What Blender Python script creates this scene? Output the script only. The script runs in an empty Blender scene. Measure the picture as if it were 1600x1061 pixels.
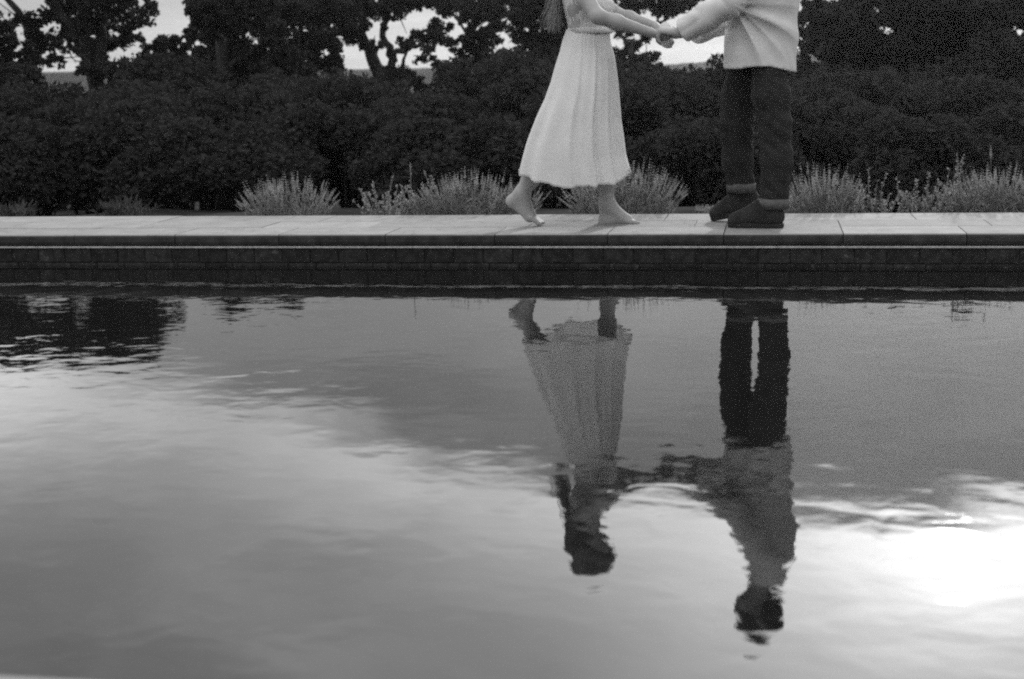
import bpy, math, random
import numpy as np
from mathutils import Vector, Matrix
R = math.radians
scene = bpy.context.scene
col = scene.collection

# ------------------------------------------------------------------ camera
YAW, PITCH, ROLL, HC = 0.184, 0.182, -0.022, 0.93
FPX, PW, PH = 2222.2, 1600.0, 1061.0
_f = Vector((-math.sin(YAW)*math.cos(PITCH), math.cos(YAW)*math.cos(PITCH), -math.sin(PITCH)))
_r0 = Vector((math.cos(YAW), math.sin(YAW), 0)); _u0 = _r0.cross(_f)
_r = math.cos(ROLL)*_r0 + math.sin(ROLL)*_u0
_u = -math.sin(ROLL)*_r0 + math.cos(ROLL)*_u0
cam_data = bpy.data.cameras.new('camera')
cam_data.lens = 50; cam_data.sensor_width = 36; cam_data.sensor_fit = 'HORIZONTAL'
cam_data.clip_start = 0.05; cam_data.clip_end = 5000
cam_data.dof.use_dof = True; cam_data.dof.focus_distance = 7.35; cam_data.dof.aperture_fstop = 3.2
cam = bpy.data.objects.new('camera', cam_data); col.objects.link(cam)
cam.matrix_world = Matrix(((_r.x, _u.x, -_f.x, 0), (_r.y, _u.y, -_f.y, 0), (_r.z, _u.z, -_f.z, HC), (0, 0, 0, 1)))
scene.camera = cam

def at(px, py, Y):
    """point at depth Y that a photograph pixel looks at"""
    d = (px-PW/2)*_r - (py-PH/2)*_u + FPX*_f
    t = Y/d.y
    return Vector((t*d.x, Y, HC + t*d.z))

# ------------------------------------------------------------------ light
SUN_EL, SUN_AZ = R(18.6), R(7.5)            # azimuth from +Y towards +X
sunv = Vector((math.sin(SUN_AZ)*math.cos(SUN_EL), math.cos(SUN_AZ)*math.cos(SUN_EL), math.sin(SUN_EL)))
world = bpy.data.worlds.new('World'); scene.world = world; world.use_nodes = True

class NB:
    """small node-building helper"""
    def __init__(s, tree): s.t = tree; s.n = tree.nodes; s.l = tree.links
    def new(s, typ, **kw):
        n = s.n.new(typ)
        for k, v in kw.items(): setattr(n, k, v)
        return n
    def put(s, sock, v):
        if isinstance(v, bpy.types.NodeSocket): s.l.new(v, sock)
        else: sock.default_value = v
    def math(s, op, a, b=0.0, c=None, clamp=False):
        n = s.new('ShaderNodeMath', operation=op, use_clamp=clamp)
        s.put(n.inputs[0], a); s.put(n.inputs[1], b)
        if c is not None: s.put(n.inputs[2], c)
        return n.outputs[0]
    def remap(s, v, a, b, c=0.0, d=1.0, smooth=True):
        n = s.new('ShaderNodeMapRange'); n.interpolation_type = 'SMOOTHSTEP' if smooth else 'LINEAR'
        s.put(n.inputs[0], v); n.inputs[1].default_value = a; n.inputs[2].default_value = b
        n.inputs[3].default_value = c; n.inputs[4].default_value = d
        return n.outputs[0]
    def noise(s, vec, scale, detail=4, rough=.5, dist=0.0):
        n = s.new('ShaderNodeTexNoise'); s.put(n.inputs['Vector'], vec)
        n.inputs['Scale'].default_value = scale; n.inputs['Detail'].default_value = detail
        n.inputs['Roughness'].default_value = rough; n.inputs['Distortion'].default_value = dist
        return n.outputs[0]
    def xyz(s, x, y, z):
        n = s.new('ShaderNodeCombineXYZ'); s.put(n.inputs[0], x); s.put(n.inputs[1], y); s.put(n.inputs[2], z)
        return n.outputs[0]
    def sep(s, v):
        n = s.new('ShaderNodeSeparateXYZ'); s.put(n.inputs[0], v); return n.outputs

CLOUD_SEED = 3.1
nb = NB(world.node_tree); nb.n.clear()
sky = nb.new('ShaderNodeTexSky', sky_type='NISHITA', sun_disc=False)
sky.sun_elevation = SUN_EL; sky.sun_rotation = SUN_AZ; sky.altitude = 100
sky.air_density = 1.0; sky.dust_density = 2.5; sky.ozone_density = 1.0
bw = nb.new('ShaderNodeRGBToBW'); nb.l.new(sky.outputs[0], bw.inputs[0])
gen = nb.new('ShaderNodeTexCoord').outputs['Generated']
dx, dy, dz = nb.sep(gen)
den = nb.math('ADD', nb.math('ABSOLUTE', dz), 0.10)
cp = nb.xyz(nb.math('DIVIDE', dx, den), nb.math('DIVIDE', dy, den), CLOUD_SEED)
n1 = nb.noise(cp, 1.1, 6, .55, .3)
n2 = nb.noise(nb.xyz(nb.math('MULTIPLY', dx, 2.2), nb.math('MULTIPLY', dy, 2.2), nb.math('MULTIPLY', dz, 7.0)), 2.3, 5, .55, .2)
n3 = nb.noise(nb.xyz(nb.math('MULTIPLY', dx, 3.0), nb.math('MULTIPLY', dy, 3.0), nb.math('MULTIPLY', dz, 14.0)), 2.0, 6, .6, .5)
# long bank of grey cloud above the horizon, its upper rim ragged and tilted
rim = nb.remap(dx, -0.52, -0.14, 0.190, 0.296, False)
rim = nb.math('ADD', rim, nb.math('MULTIPLY', nb.math('SUBTRACT', n2, 0.5), 0.08))
rim = nb.math('ADD', rim, nb.math('MULTIPLY', nb.math('SUBTRACT', n3, 0.5), 0.05))
bank = nb.remap(nb.math('SUBTRACT', rim, dz), -0.012, 0.030)
bank = nb.math('MULTIPLY', bank, nb.remap(n1, 0.2, 0.75, 0.955, 1.0))
# brightness of the bank: grey, paler down at the hazy horizon
blum = nb.math('ADD', nb.remap(dz, 0.02, 0.13, 4.6, 4.1), nb.math('ADD', nb.math('MULTIPLY', nb.math('SUBTRACT', n1, 0.5), 2.5), nb.math('MULTIPLY', nb.math('SUBTRACT', n3, 0.5), 4.5)))
# thin high cloud over the whole sky, lit by the low sun
veil = nb.remap(n1, 0.28, 0.72, 4.2, 12.8)
# glow of thin cloud round the veiled sun
dot = nb.new('ShaderNodeVectorMath', operation='DOT_PRODUCT'); nb.l.new(gen, dot.inputs[0]); dot.inputs[1].default_value = sunv
cs = nb.math('MAXIMUM', dot.outputs['Value'], 0.0)
glow = nb.math('ADD', nb.math('MULTIPLY', nb.math('POWER', cs, 600.0), 13.0), nb.math('MULTIPLY', nb.math('POWER', cs, 30.0), 13.0))
clear = nb.math('ADD', nb.math('ADD', nb.math('MULTIPLY', bw.outputs[0], 0.55), veil), glow)
skyv = nb.math('ADD', nb.math('MULTIPLY', clear, nb.math('SUBTRACT', 1.0, bank)), nb.math('MULTIPLY', blum, bank))
bg = nb.new('ShaderNodeBackground'); bg.inputs['Strength'].default_value = 0.10
nb.l.new(skyv, bg.inputs['Color'])
wo = nb.new('ShaderNodeOutputWorld'); nb.l.new(bg.outputs[0], wo.inputs['Surface'])

sun_data = bpy.data.lights.new('sun', 'SUN'); sun_data.energy = 2.0; sun_data.angle = R(2.2); sun_data.color = (1, 1, 1)
sun = bpy.data.objects.new('sun', sun_data); col.objects.link(sun)
sun.rotation_euler = sunv.to_track_quat('Z', 'Y').to_euler(); sun.location = sunv*50

vs = scene.view_settings
vs.view_transform = 'Standard'; vs.look = 'None'; vs.exposure = 0.38; vs.gamma = 1.0; vs.use_curve_mapping = False
scene.render.engine = 'CYCLES'
cy = scene.cycles
cy.use_denoising = False; cy.max_bounces = 6; cy.diffuse_bounces = 2; cy.glossy_bounces = 3
cy.transmission_bounces = 3; cy.volume_bounces = 0; cy.transparent_max_bounces = 6
cy.caustics_reflective = False; cy.caustics_refractive = False; cy.sample_clamp_indirect = 2; cy.sample_clamp_direct = 1.6; cy.filter_width = 2.1

# ------------------------------------------------------------------ materials
def mat(name, base=0.3, var=0.0, scale=5.0, rough=0.8, bump=0.0, bscale=40.0, spec=0.3, rnd=0.0, stretch=(1, 1, 1), extra=None):
    m = bpy.data.materials.new(name); m.use_nodes = True
    b = NB(m.node_tree); p = b.n['Principled BSDF']
    p.inputs['Roughness'].default_value = rough; p.inputs['Specular IOR Level'].default_value = spec
    tc = b.new('ShaderNodeTexCoord').outputs['Object']
    mp = b.new('ShaderNodeMapping'); b.l.new(tc, mp.inputs[0]); mp.inputs['Scale'].default_value = stretch
    if rnd:
        oi = b.new('ShaderNodeObjectInfo').outputs['Random']
        b.l.new(b.xyz(b.math('MULTIPLY', oi, 37.0), b.math('MULTIPLY', oi, 11.0), 0.0), mp.inputs['Location'])
    v = base
    if var:
        n = b.noise(mp.outputs[0], scale, 6, .6)
        v = b.remap(n, .25, .75, base*(1-var), base*(1+var))
    if rnd:
        v = b.math('MULTIPLY', v, b.remap(oi, 0, 1, 1-rnd, 1+rnd, False))
    if extra: v = extra(b, mp.outputs[0], v)
    cc = b.new('ShaderNodeCombineColor')
    for i in range(3): b.put(cc.inputs[i], v)
    b.l.new(cc.outputs[0], p.inputs['Base Color'])
    if bump:
        bn = b.new('ShaderNodeBump'); bn.inputs['Strength'].default_value = bump; bn.inputs['Distance'].default_value = .004
        b.l.new(b.noise(mp.outputs[0], bscale, 5, .6), bn.inputs['Height']); b.l.new(bn.outputs[0], p.inputs['Normal'])
    return m

def cloth(name, base, trans, weave=700.0, var=.05, bump=.25):
    """woven cloth: diffuse plus light passing through"""
    m = bpy.data.materials.new(name); m.use_nodes = True
    b = NB(m.node_tree); b.n.clear()
    tc = b.new('ShaderNodeTexCoord').outputs['Object']
    n = b.noise(tc, 9, 5, .6)
    n2 = b.noise(tc, weave*.25, 2, .5)
    v = b.math('ADD', b.remap(n, .2, .8, base*(1-var), base*(1+var)), b.math('MULTIPLY', b.math('SUBTRACT', n2, .5), base*.12))
    cc = b.new('ShaderNodeCombineColor')
    for i in range(3): b.put(cc.inputs[i], v)
    bn = b.new('ShaderNodeBump'); bn.inputs['Strength'].default_value = bump; bn.inputs['Distance'].default_value = .003
    b.l.new(b.noise(tc, 120, 4, .6), bn.inputs['Height'])
    d = b.new('ShaderNodeBsdfDiffuse'); t = b.new('ShaderNodeBsdfTranslucent')
    for q in (d, t): b.l.new(cc.outputs[0], q.inputs['Color']); b.l.new(bn.outputs[0], q.inputs['Normal'])
    mx = b.new('ShaderNodeMixShader'); mx.inputs[0].default_value = trans
    b.l.new(d.outputs[0], mx.inputs[1]); b.l.new(t.outputs[0], mx.inputs[2])
    o = b.new('ShaderNodeOutputMaterial'); b.l.new(mx.outputs[0], o.inputs[0])
    return m

def leafmat(name, base, trans=.25):
    m = cloth(name, base, trans, 40, .45, 0)
    return m

M = {}
def cracks(b, vec, v):
    n = b.noise(vec, 2.2, 8, .62, 1.2)
    c = b.math('ABSOLUTE', b.math('SUBTRACT', n, .5))
    return b.math('MULTIPLY', v, b.remap(c, 0.0, .012, .72, 1.0))
M['stone'] = mat('pale_stone', .235, .13, 6, .9, .35, 60, .10, .12, extra=cracks)
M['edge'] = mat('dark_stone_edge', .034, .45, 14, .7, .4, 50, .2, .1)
M['mortar'] = mat('pale_mortar', .17, .3, 40, .95)
M['bead'] = mat('pale_bead', .42, .3, 30, .5, .2, 80)
def limescale(b, vec, v):
    n = b.noise(vec, 18, 6, .65, .5)
    return b.math('ADD', v, b.remap(n, .58, .72, 0, .07))
M['tile'] = mat('dark_glazed_tile', .022, .6, 30, .55, .2, 60, .15, .3, extra=limescale)
M['grout'] = mat('grout', .030, .3, 40, .9)
M['ground'] = mat('dark_soil_and_grass', .03, .5, 2.0, 1.0, .6, 8, .0)
M['hill'] = mat('far_woodland', .035, .4, .02, 1.0)
M['bark'] = mat('bark', .032, .5, 12, .9, .8, 25, .2, 0, (1, 1, .25))
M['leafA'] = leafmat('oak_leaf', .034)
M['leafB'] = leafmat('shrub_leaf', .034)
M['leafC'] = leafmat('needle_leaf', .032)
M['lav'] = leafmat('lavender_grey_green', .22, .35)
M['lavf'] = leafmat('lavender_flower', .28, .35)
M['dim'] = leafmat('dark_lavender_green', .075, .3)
M['sage'] = leafmat('silver_leaf', .27, .35)
M['skin'] = mat('skin', .34, .10, 14, .68, .12, 260, .15)
M['dress'] = cloth('white_cotton', .77, .25)
M['shirt'] = cloth('pale_linen', .66, .12)
M['trouser'] = mat('dark_cotton', .022, .3, 18, .9, .4, 300, .15)
M['seam'] = mat('seam_thread', .06, .2, 60, .9)
M['shoe'] = mat('dark_suede', .022, .4, 25, .85, .5, 200, .2)
M['sole'] = mat('dark_rubber_sole', .02, .3, 30, .8, .3, 90, .25)
M['turnup'] = mat('pale_denim_inside', .10, .25, 60, .9, .4, 300, .1)
M['sock'] = mat('grey_knit', .13, .2, 60, .95, .5, 250)
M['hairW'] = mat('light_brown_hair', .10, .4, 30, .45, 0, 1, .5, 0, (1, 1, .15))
M['hairS'] = mat('sunlit_brown_hair', .24, .4, 30, .45, 0, 1, .5, 0, (1, 1, .15))  # lighter copy for the strands: backlight put into the hair colour
M['hairM'] = mat('dark_hair', .02, .4, 60, .5, .6, 150, .4)
M['eye'] = mat('eye', .05, 0, 1, .15, 0, 1, .5)

def water_material():
    m = bpy.data.materials.new('pool_water'); m.use_nodes = True
    b = NB(m.node_tree); p = b.n['Principled BSDF']
    p.inputs['Base Color'].default_value = (.006, .006, .006, 1)
    p.inputs['Roughness'].default_value = .004; p.inputs['IOR'].default_value = 1.33
    tc = b.new('ShaderNodeTexCoord').outputs['Object']
    mp = b.new('ShaderNodeMapping'); b.l.new(tc, mp.inputs[0]); mp.inputs['Scale'].default_value = (.85, 1, 1); mp.inputs['Rotation'].default_value = (0, 0, R(7))
    a = b.noise(mp.outputs[0], 8.5, 2, .4, .3)
    c = b.noise(mp.outputs[0], 1.3, 2, .5)
    e = b.noise(mp.outputs[0], 21.0, 3, .55)
    breeze = b.remap(b.noise(tc, .55, 2, .5), .35, .65, .35, 1.0)
    h = b.math('ADD', b.math('MULTIPLY', a, .00140), b.math('MULTIPLY', c, .0022))
    h = b.math('ADD', b.math('MULTIPLY', h, breeze), b.math('MULTIPLY', b.math('MULTIPLY', e, .00022), breeze))
    bn = b.new('ShaderNodeBump'); bn.inputs['Strength'].default_value = 1.0; bn.inputs['Distance'].default_value = 1.0
    b.l.new(h, bn.inputs['Height']); b.l.new(bn.outputs[0], p.inputs['Normal'])
    return m
M['water'] = water_material()

# ------------------------------------------------------------------ object helpers
def link(name, me, parent=None, mats=None, label=None, cat=None, group=None, kind=None):
    o = bpy.data.objects.new(name, me); col.objects.link(o)
    if parent: o.parent = parent
    if mats is not None and me is not None:
        for m in (mats if isinstance(mats, (list, tuple)) else [mats]): me.materials.append(m)
    for k, v in (('label', label), ('category', cat), ('group', group), ('kind', kind)):
        if v: o[k] = v
    return o
def empty(name, loc, label, cat, group=None):
    o = link(name, None, None, None, label, cat, group); o.location = loc; o.empty_display_size = .1
    return o
def mesh(name, v, f, smooth=False, mi=None):
    me = bpy.data.meshes.new(name); me.from_pydata([tuple(p) for p in v], [], [tuple(q) for q in f])
    if smooth: me.polygons.foreach_set('use_smooth', [True]*len(me.polygons))
    if mi is not None: me.polygons.foreach_set('material_index', mi)
    me.update(); return me
def np_mesh(name, v, f, smooth=True):
    """v (n,3), f (m,k) numpy -> mesh"""
    me = bpy.data.meshes.new(name); n, (m, k) = len(v), f.shape
    me.vertices.add(n); me.vertices.foreach_set('co', np.ascontiguousarray(v, np.float32).ravel())
    me.loops.add(m*k); me.loops.foreach_set('vertex_index', np.ascontiguousarray(f, np.int32).ravel())
    me.polygons.add(m); me.polygons.foreach_set('loop_start', np.arange(m, dtype=np.int32)*k)
    me.polygons.foreach_set('loop_total', np.full(m, k, np.int32))
    if smooth: me.polygons.foreach_set('use_smooth', np.ones(m, bool))
    me.update(calc_edges=True); me.validate(); return me
def box(x0, x1, y0, y1, z0, z1):
    v = [(x, y, z) for z in (z0, z1) for y in (y0, y1) for x in (x0, x1)]
    return v, [(0, 2, 3, 1), (4, 5, 7, 6), (0, 1, 5, 4), (2, 6, 7, 3), (0, 4, 6, 2), (1, 3, 7, 5)]
def extrude_profile(prof, x0, x1):
    """closed (y,z) profile swept along x"""
    n = len(prof)
    v = [(x0, y, z) for y, z in prof] + [(x1, y, z) for y, z in prof]
    f = [(i, (i+1) % n, n+(i+1) % n, n+i) for i in range(n)]
    f += [tuple(reversed(range(n))), tuple(range(n, 2*n))]
    return v, f
def tube(path, radii, sides=6, cap=True):
    v, f = [], []
    path = [Vector(p) for p in path]; n = len(path)
    prev = None
    for i, p in enumerate(path):
        d = (path[min(i+1, n-1)] - path[max(i-1, 0)]).normalized()
        a = prev if prev is not None else Vector((1, 0, 0) if abs(d.x) < .8 else (0, 1, 0))
        a = (a - d*a.dot(d)).normalized(); prev = a; b = d.cross(a)
        for k in range(sides):
            t = 2*math.pi*k/sides
            v.append(p + (a*math.cos(t) + b*math.sin(t))*radii[i])
    for i in range(n-1):
        for k in range(sides):
            k2 = (k+1) % sides
            f.append((i*sides+k, i*sides+k2, (i+1)*sides+k2, (i+1)*sides+k))
    if cap:
        f.append(tuple(reversed(range(sides)))); f.append(tuple(range((n-1)*sides, n*sides)))
    return v, f
class Acc:
    def __init__(s): s.v = []; s.f = []
    def add(s, vf):
        o = len(s.v); s.v += list(vf[0]); s.f += [tuple(i+o for i in q) for q in vf[1]]
    def mesh(s, name, smooth=True): return mesh(name, s.v, s.f, smooth)

# ------------------------------------------------------------------ setting
DECK = .165; WALL_Y = 6.95; BACK_Y = 7.95; NEAR_Y = 1.632
def terrain(x, y):
    if 1.30 < y < 7.2: return -1.6
    if y < 8.7: return .09
    s = .09 - .095*(min(y, 26)-8.7)
    if y > 26: s -= (min(y, 130)-26)*.075
    return s
ys = [-40, -10, -3, 0, 1.30, 1.301, 4, 7.2, 7.201, 8, 8.4, 8.7, 9.2, 10, 11, 12, 13, 14, 15, 16, 18, 20, 22, 24, 26, 30, 36, 45, 60, 90, 130, 160, 220, 300, 420, 620]
xs = [-620, -420, -250, -120, -60, -35, -24, -18, -14, -11, -9, -7.5, -6, -5, -4, -3, -2, -1, 0, 1, 2, 3, 4, 5, 6.5, 8, 10, 13, 17, 24, 35, 60, 120, 250, 420, 620]
rg = random.Random(4)
gv = []
for y in ys:
    for x in xs:
        z = terrain(x, y)
        if y > 9: z += rg.uniform(-.06, .06)*min(4, 1+(y-9)*.1)
        gv.append((x, y, z))
nx = len(xs)
gf = [(j*nx+i, j*nx+i+1, (j+1)*nx+i+1, (j+1)*nx+i) for j in range(len(ys)-1) for i in range(nx-1)]
link('ground', mesh('ground', gv, gf), None, M['ground'], 'dark sloping ground behind and around the pool', None, None, 'structure')

def hill(name, Y, pts, label, depth=160, seed=1):
    """ridge through (azimuth deg, elevation deg) points as seen from the pool"""
    rg = random.Random(seed); v, f = [], []
    prof = []
    for k in range(len(pts)-1):
        (a0, e0), (a1, e1) = pts[k], pts[k+1]
        for j in range(14):
            t = j/14; t2 = t*t*(3-2*t)
            prof.append((a0+(a1-a0)*t, e0+(e1-e0)*t2 + rg.uniform(-.02, .02)))
    n = len(prof); rows = [(-.5, -1.0), (-.25, -.25), (0, 1.0), (.4, .55), (1.0, -1.0)]
    for (dy, hz) in rows:
        for a, e in prof:
            top = HC + Y*math.tan(R(e)); base = -9.0
            yy = Y + dy*depth + rg.uniform(-.02, .02)*depth
            zz = base + (top-base)*max(0, hz) if hz > 0 else base - 2
            v.append((Y*math.tan(R(a)), yy, zz))
    for j in range(len(rows)-1):
        for i in range(n-1): f.append((j*n+i, j*n+i+1, (j+1)*n+i+1, (j+1)*n+i))
    return link(name, mesh(name, v, f, True), None, M['hill'], label, None, None, 'structure')
hill('hills', 190, [(-56, .8), (-44, .9), (-36, .5), (-30, .62), (-25, .5), (-21, .55), (-16, .35), (-12, .3), (-8, .3), (-4, .35), (-2.2, .2), (-1, .35), (0, .75), (4, 1.0), (10, .8), (18, 1.1), (30, .6)], 'hazy wooded hills beyond the trees', 60)
hill('hills', 270, [(-56, .8), (-40, .6), (-30, .7), (-20, .5), (-12, .45), (-6, .25), (-3.2, .42), (-1.2, .75), (3, .6), (12, .9), (30, .5)], 'faint far ridge against the sky', 70, 2)

# pool: basin walls, tiles, bead, coping
deck = link('pool_deck', mesh('pool_deck', *box(-9, 7, 7.18, 7.94, .06, .118)), None, M['mortar'], 'pale stone paved deck along the far side of the pool', None, None, 'structure')
wall = link('pool_wall', mesh('pool_wall', *box(-9, 7, WALL_Y+.006, 7.17, -1.55, .098)), None, M['grout'], 'dark tiled pool wall under the stone edge', None, None, 'structure')
tile_me = None
def bevel_box(x0, x1, y0, y1, z0, z1, b):
    """box whose -y face is bevelled"""
    v = [(x0, y1, z0), (x1, y1, z0), (x1, y1, z1), (x0, y1, z1), (x0, y0+b, z0), (x1, y0+b, z0), (x1, y0+b, z1), (x0, y0+b, z1),
         (x0+b, y0, z0+b), (x1-b, y0, z0+b), (x1-b, y0, z1-b), (x0+b, y0, z1-b)]
    f = [(0, 1, 5, 4), (1, 2, 6, 5), (2, 3, 7, 6), (3, 0, 4, 7), (4, 5, 9, 8), (5, 6, 10, 9), (6, 7, 11, 10), (7, 4, 8, 11), (8, 9, 10, 11)]
    return v, f
TW, TH = .146, .072
tile_me = mesh('tile', *bevel_box(0, TW, 0, .012, 0, TH, .003)); tile_me.materials.append(M['tile'])
rt = random.Random(8)
for row, z in enumerate((.0185, -.0575)):
    for k in range(44):
        x = -4.75 + k*(TW+.005) + (.03 if row else 0)
        o = link('tile', tile_me, wall); o.location = (x, WALL_Y - .0015 + rt.uniform(-.001, .001), z)
        o.rotation_euler = (rt.uniform(-.012, .012), rt.uniform(-.004, .004), rt.uniform(-.012, .012))
bv, bf = extrude_profile([(WALL_Y-.010, .0935), (WALL_Y-.012, .097), (WALL_Y-.012, .101), (WALL_Y-.009, .1035), (WALL_Y+.05, .1035), (WALL_Y+.05, .0935)], -9, 7)
link('coping_bead', mesh('coping_bead', bv, bf), wall, M['bead'])

def slab(name, x0, x1, y0, y1, front, seed, parent):
    """paving stone; front='near' or 'far' gives a rounded dark nose on that side"""
    r = random.Random(seed); g = .0022
    x0 += g; x1 -= g; t = DECK + r.uniform(-.0012, .0012); zb = .119 if not front else .105
    if front == 'near':
        n = [(y0+.012, zb), (y0+.004, zb+.008), (y0, zb+.022), (y0+.001, t-.014), (y0+.005, t-.005), (y0+.013, t)]
        prof = n + [(y1-g-.003, t), (y1-g, t-.003), (y1-g, zb)]
    elif front == 'far':
        n = [(y1, t-.03), (y1-.001, t-.014), (y1-.005, t-.005), (y1-.013, t)]
        prof = [(y1-.012, zb)] + n + [(y0+g+.003, t), (y0+g, t-.003), (y0+g, zb)]
        prof = [(y0+g, zb), (y0+g, t-.003), (y0+g+.003, t), (y1-.013, t), (y1-.005, t-.005), (y1-.001, t-.014), (y1, t-.03), (y1-.012, zb)][::-1]
    else:
        prof = [(y0+g, zb), (y0+g, t-.003), (y0+g+.003, t), (y1-g-.003, t), (y1-g, t-.003), (y1-g, zb)][::-1]
    v, f = extrude_profile(prof, x0, x1)
    mi = [0]*len(f)
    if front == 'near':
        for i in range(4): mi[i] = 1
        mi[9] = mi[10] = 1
    me = mesh(name, v, f, False, None)
    me.materials.append(M['stone']); me.materials.append(M['edge'])
    if front == 'near':
        me.polygons.foreach_set('material_index', mi)
    import bmesh
    bm = bmesh.new(); bm.from_mesh(me); bmesh.ops.recalc_face_normals(bm, faces=bm.faces); bm.to_mesh(me); bm.free()
    return link(name, me, parent)
FY = 6.93
J0 = at(1318, 363, FY).x            # a joint seen on the nose of the edge
STEP = .565
for k in range(-9, 7):
    x0 = J0 + k*STEP; x1 = x0 + STEP
    yb = FY + .34 if k != -1 else FY + .66
    slab('coping_stone', x0, x1, FY, yb, 'near', 40+k, deck)
rp = random.Random(21)
x = -5.6
while x < 5:                        # second row, broken at the deep stone
    w = rp.uniform(.5, .95)
    x1 = x+w
    a, b_ = J0-STEP, J0
    if x < a < x1: x1 = a
    if a <= x+1e-6 < b_: x = b_; x1 = x+w
    slab('paver', x, x1, FY+.34, FY+.66, None, int(x*100)+900, deck); x = x1
x = -5.8
while x < 5:
    w = rp.uniform(.55, 1.1); slab('paver', x, x+w, FY+.66, BACK_Y, None, int(x*100)+700, deck); x += w
near = link('near_deck', mesh('near_deck', *box(-9, 7, -3, NEAR_Y-.03, -1.5, .118)), None, M['mortar'], 'pale stone paved deck on the near side of the pool', None, None, 'structure')
x = -4.2
while x < 3.4:
    slab('coping_stone', x, x+.6, NEAR_Y-.38, NEAR_Y, 'far', int(x*77)+3000, near)
    slab('paver', x-.2, x+.4, NEAR_Y-1.4, NEAR_Y-.38, None, int(x*77)+5000, near); x += .6
link('pool_water', mesh('pool_water', [(-8.9, NEAR_Y-.02, 0), (6.9, NEAR_Y-.02, 0), (6.9, WALL_Y+.004, 0), (-8.9, WALL_Y+.004, 0)], [(0, 1, 2, 3)]), None, M['water'], 'still rippled pool water mirroring the couple and the sky', None, None, 'structure')

# ------------------------------------------------------------------ foliage
def leaves(rng, centers, radii, count, size, flat=.8, shell=.35, aspect=.55, up=.0):
    """rhombic leaves scattered in ellipsoid clumps -> (v,f)"""
    C = np.asarray(centers, float); Rr = np.asarray(radii, float)
    if Rr.ndim == 1: Rr = np.stack([Rr, Rr, Rr*flat], 1)
    vol = Rr.prod(1)**(2/3); idx = rng.choice(len(C), count, p=vol/vol.sum())
    d = rng.normal(size=(count, 3)); d /= np.linalg.norm(d, axis=1)[:, None]
    rad = rng.uniform(shell**3, 1, count)**(1/3)
    rad *= 1 + .22*np.sin(d[:, 0]*5+idx)*np.cos(d[:, 2]*6+idx*1.7)
    p = C[idx] + d*rad[:, None]*Rr[idx]
    a = rng.normal(size=(count, 3)); a[:, 2] += up; a /= np.linalg.norm(a, axis=1)[:, None]
    b = np.cross(a, rng.normal(size=(count, 3))); b /= np.linalg.norm(b, axis=1)[:, None]
    s = size*rng.uniform(.6, 1.4, count)[:, None]
    n = np.cross(a, b)
    v = np.stack([p-a*s*.5, p+b*s*.5*aspect+n*s*.08, p+a*s*.5, p-b*s*.5*aspect+n*s*.08], 1).reshape(-1, 3)
    return v, np.arange(count*4).reshape(-1, 4)

def curve_pts(a, b, rng, n=6, bend=.12, sag=0.0):
    a, b = Vector(a), Vector(b); L = (b-a).length
    off = Vector(rng.normal(size=3))*L*bend
    out = []
    for i in range(n):
        t = i/(n-1)
        out.append(a.lerp(b, t) + off*math.sin(math.pi*t) + Vector((0, 0, -sag*L*math.sin(math.pi*t))) + Vector(rng.normal(size=3))*L*.012*(0 < i < n-1))
    return out

def tree(label, base, fork, clumps, leaf, count, seed, trunk_r=.2, group='trees behind the pool', limbs=None, twig=True, fill=True):
    """trunk from base to fork, limbs out to leaf clumps [(point, radius)]"""
    rng = np.random.default_rng(seed)
    root = empty('tree', base, label, 'tree', group); base = Vector(base)
    acc = Acc()
    tp = curve_pts(base, fork, rng, 8, .05)
    acc.add(tube(tp, [trunk_r*.62*(1.25 - .6*i/7) for i in range(8)], 9))
    ends = [tp[-1], tp[-2], tp[-3]]
    for path, r in (limbs or []):
        path = [Vector(p) for p in path]
        fine = []
        for i in range(len(path)-1):
            for j in range(4): fine.append(path[i].lerp(path[i+1], j/4) + Vector(rng.normal(size=3))*.03)
        fine.append(path[-1])
        acc.add(tube(fine, [r*.8*(1-.7*i/(len(fine)-1)) for i in range(len(fine))], 7)); ends += fine[3:]
    cs, rs = [], []
    for c, r in clumps:
        c = Vector(c)
        e = min(ends, key=lambda q: (q-c).length + max(0, q.z-c.z)*.6)
        pts = curve_pts(e, c, rng, 6, .10)
        r0 = min(trunk_r*.4, .03+.035*(c-e).length)
        acc.add(tube(pts, [r0*(1-.75*i/5) for i in range(6)], 5)); ends += pts[3:5]
        for _ in range(4):      # side twigs inside the clump
            q = c + Vector(rng.normal(size=3))*r*.6
            acc.add(tube(curve_pts(pts[4], q, rng, 3, .1), [.014, .01, .005], 4, False))
        k = max(9, int(9+r*14))
        for _ in range(k):
            d = Vector(rng.normal(size=3)); d = d.normalized()*r*rng.uniform(.35, .85); d.z *= .7
            cs.append(c+d*1.35); rs.append(r*rng.uniform(.22, .50))
    tm = acc.mesh('trunk')
    tm.transform(Matrix.Translation(-base)); link('trunk', tm, root, M['bark'])
    v, f = leaves(rng, cs, rs, int(count*3.2), leaf[1]*.8, .85, .0)
    v -= np.array(base)
    link('crown', np_mesh('crown', v, f, False), root, M[leaf[0]], kind='stuff')
    return root

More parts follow.
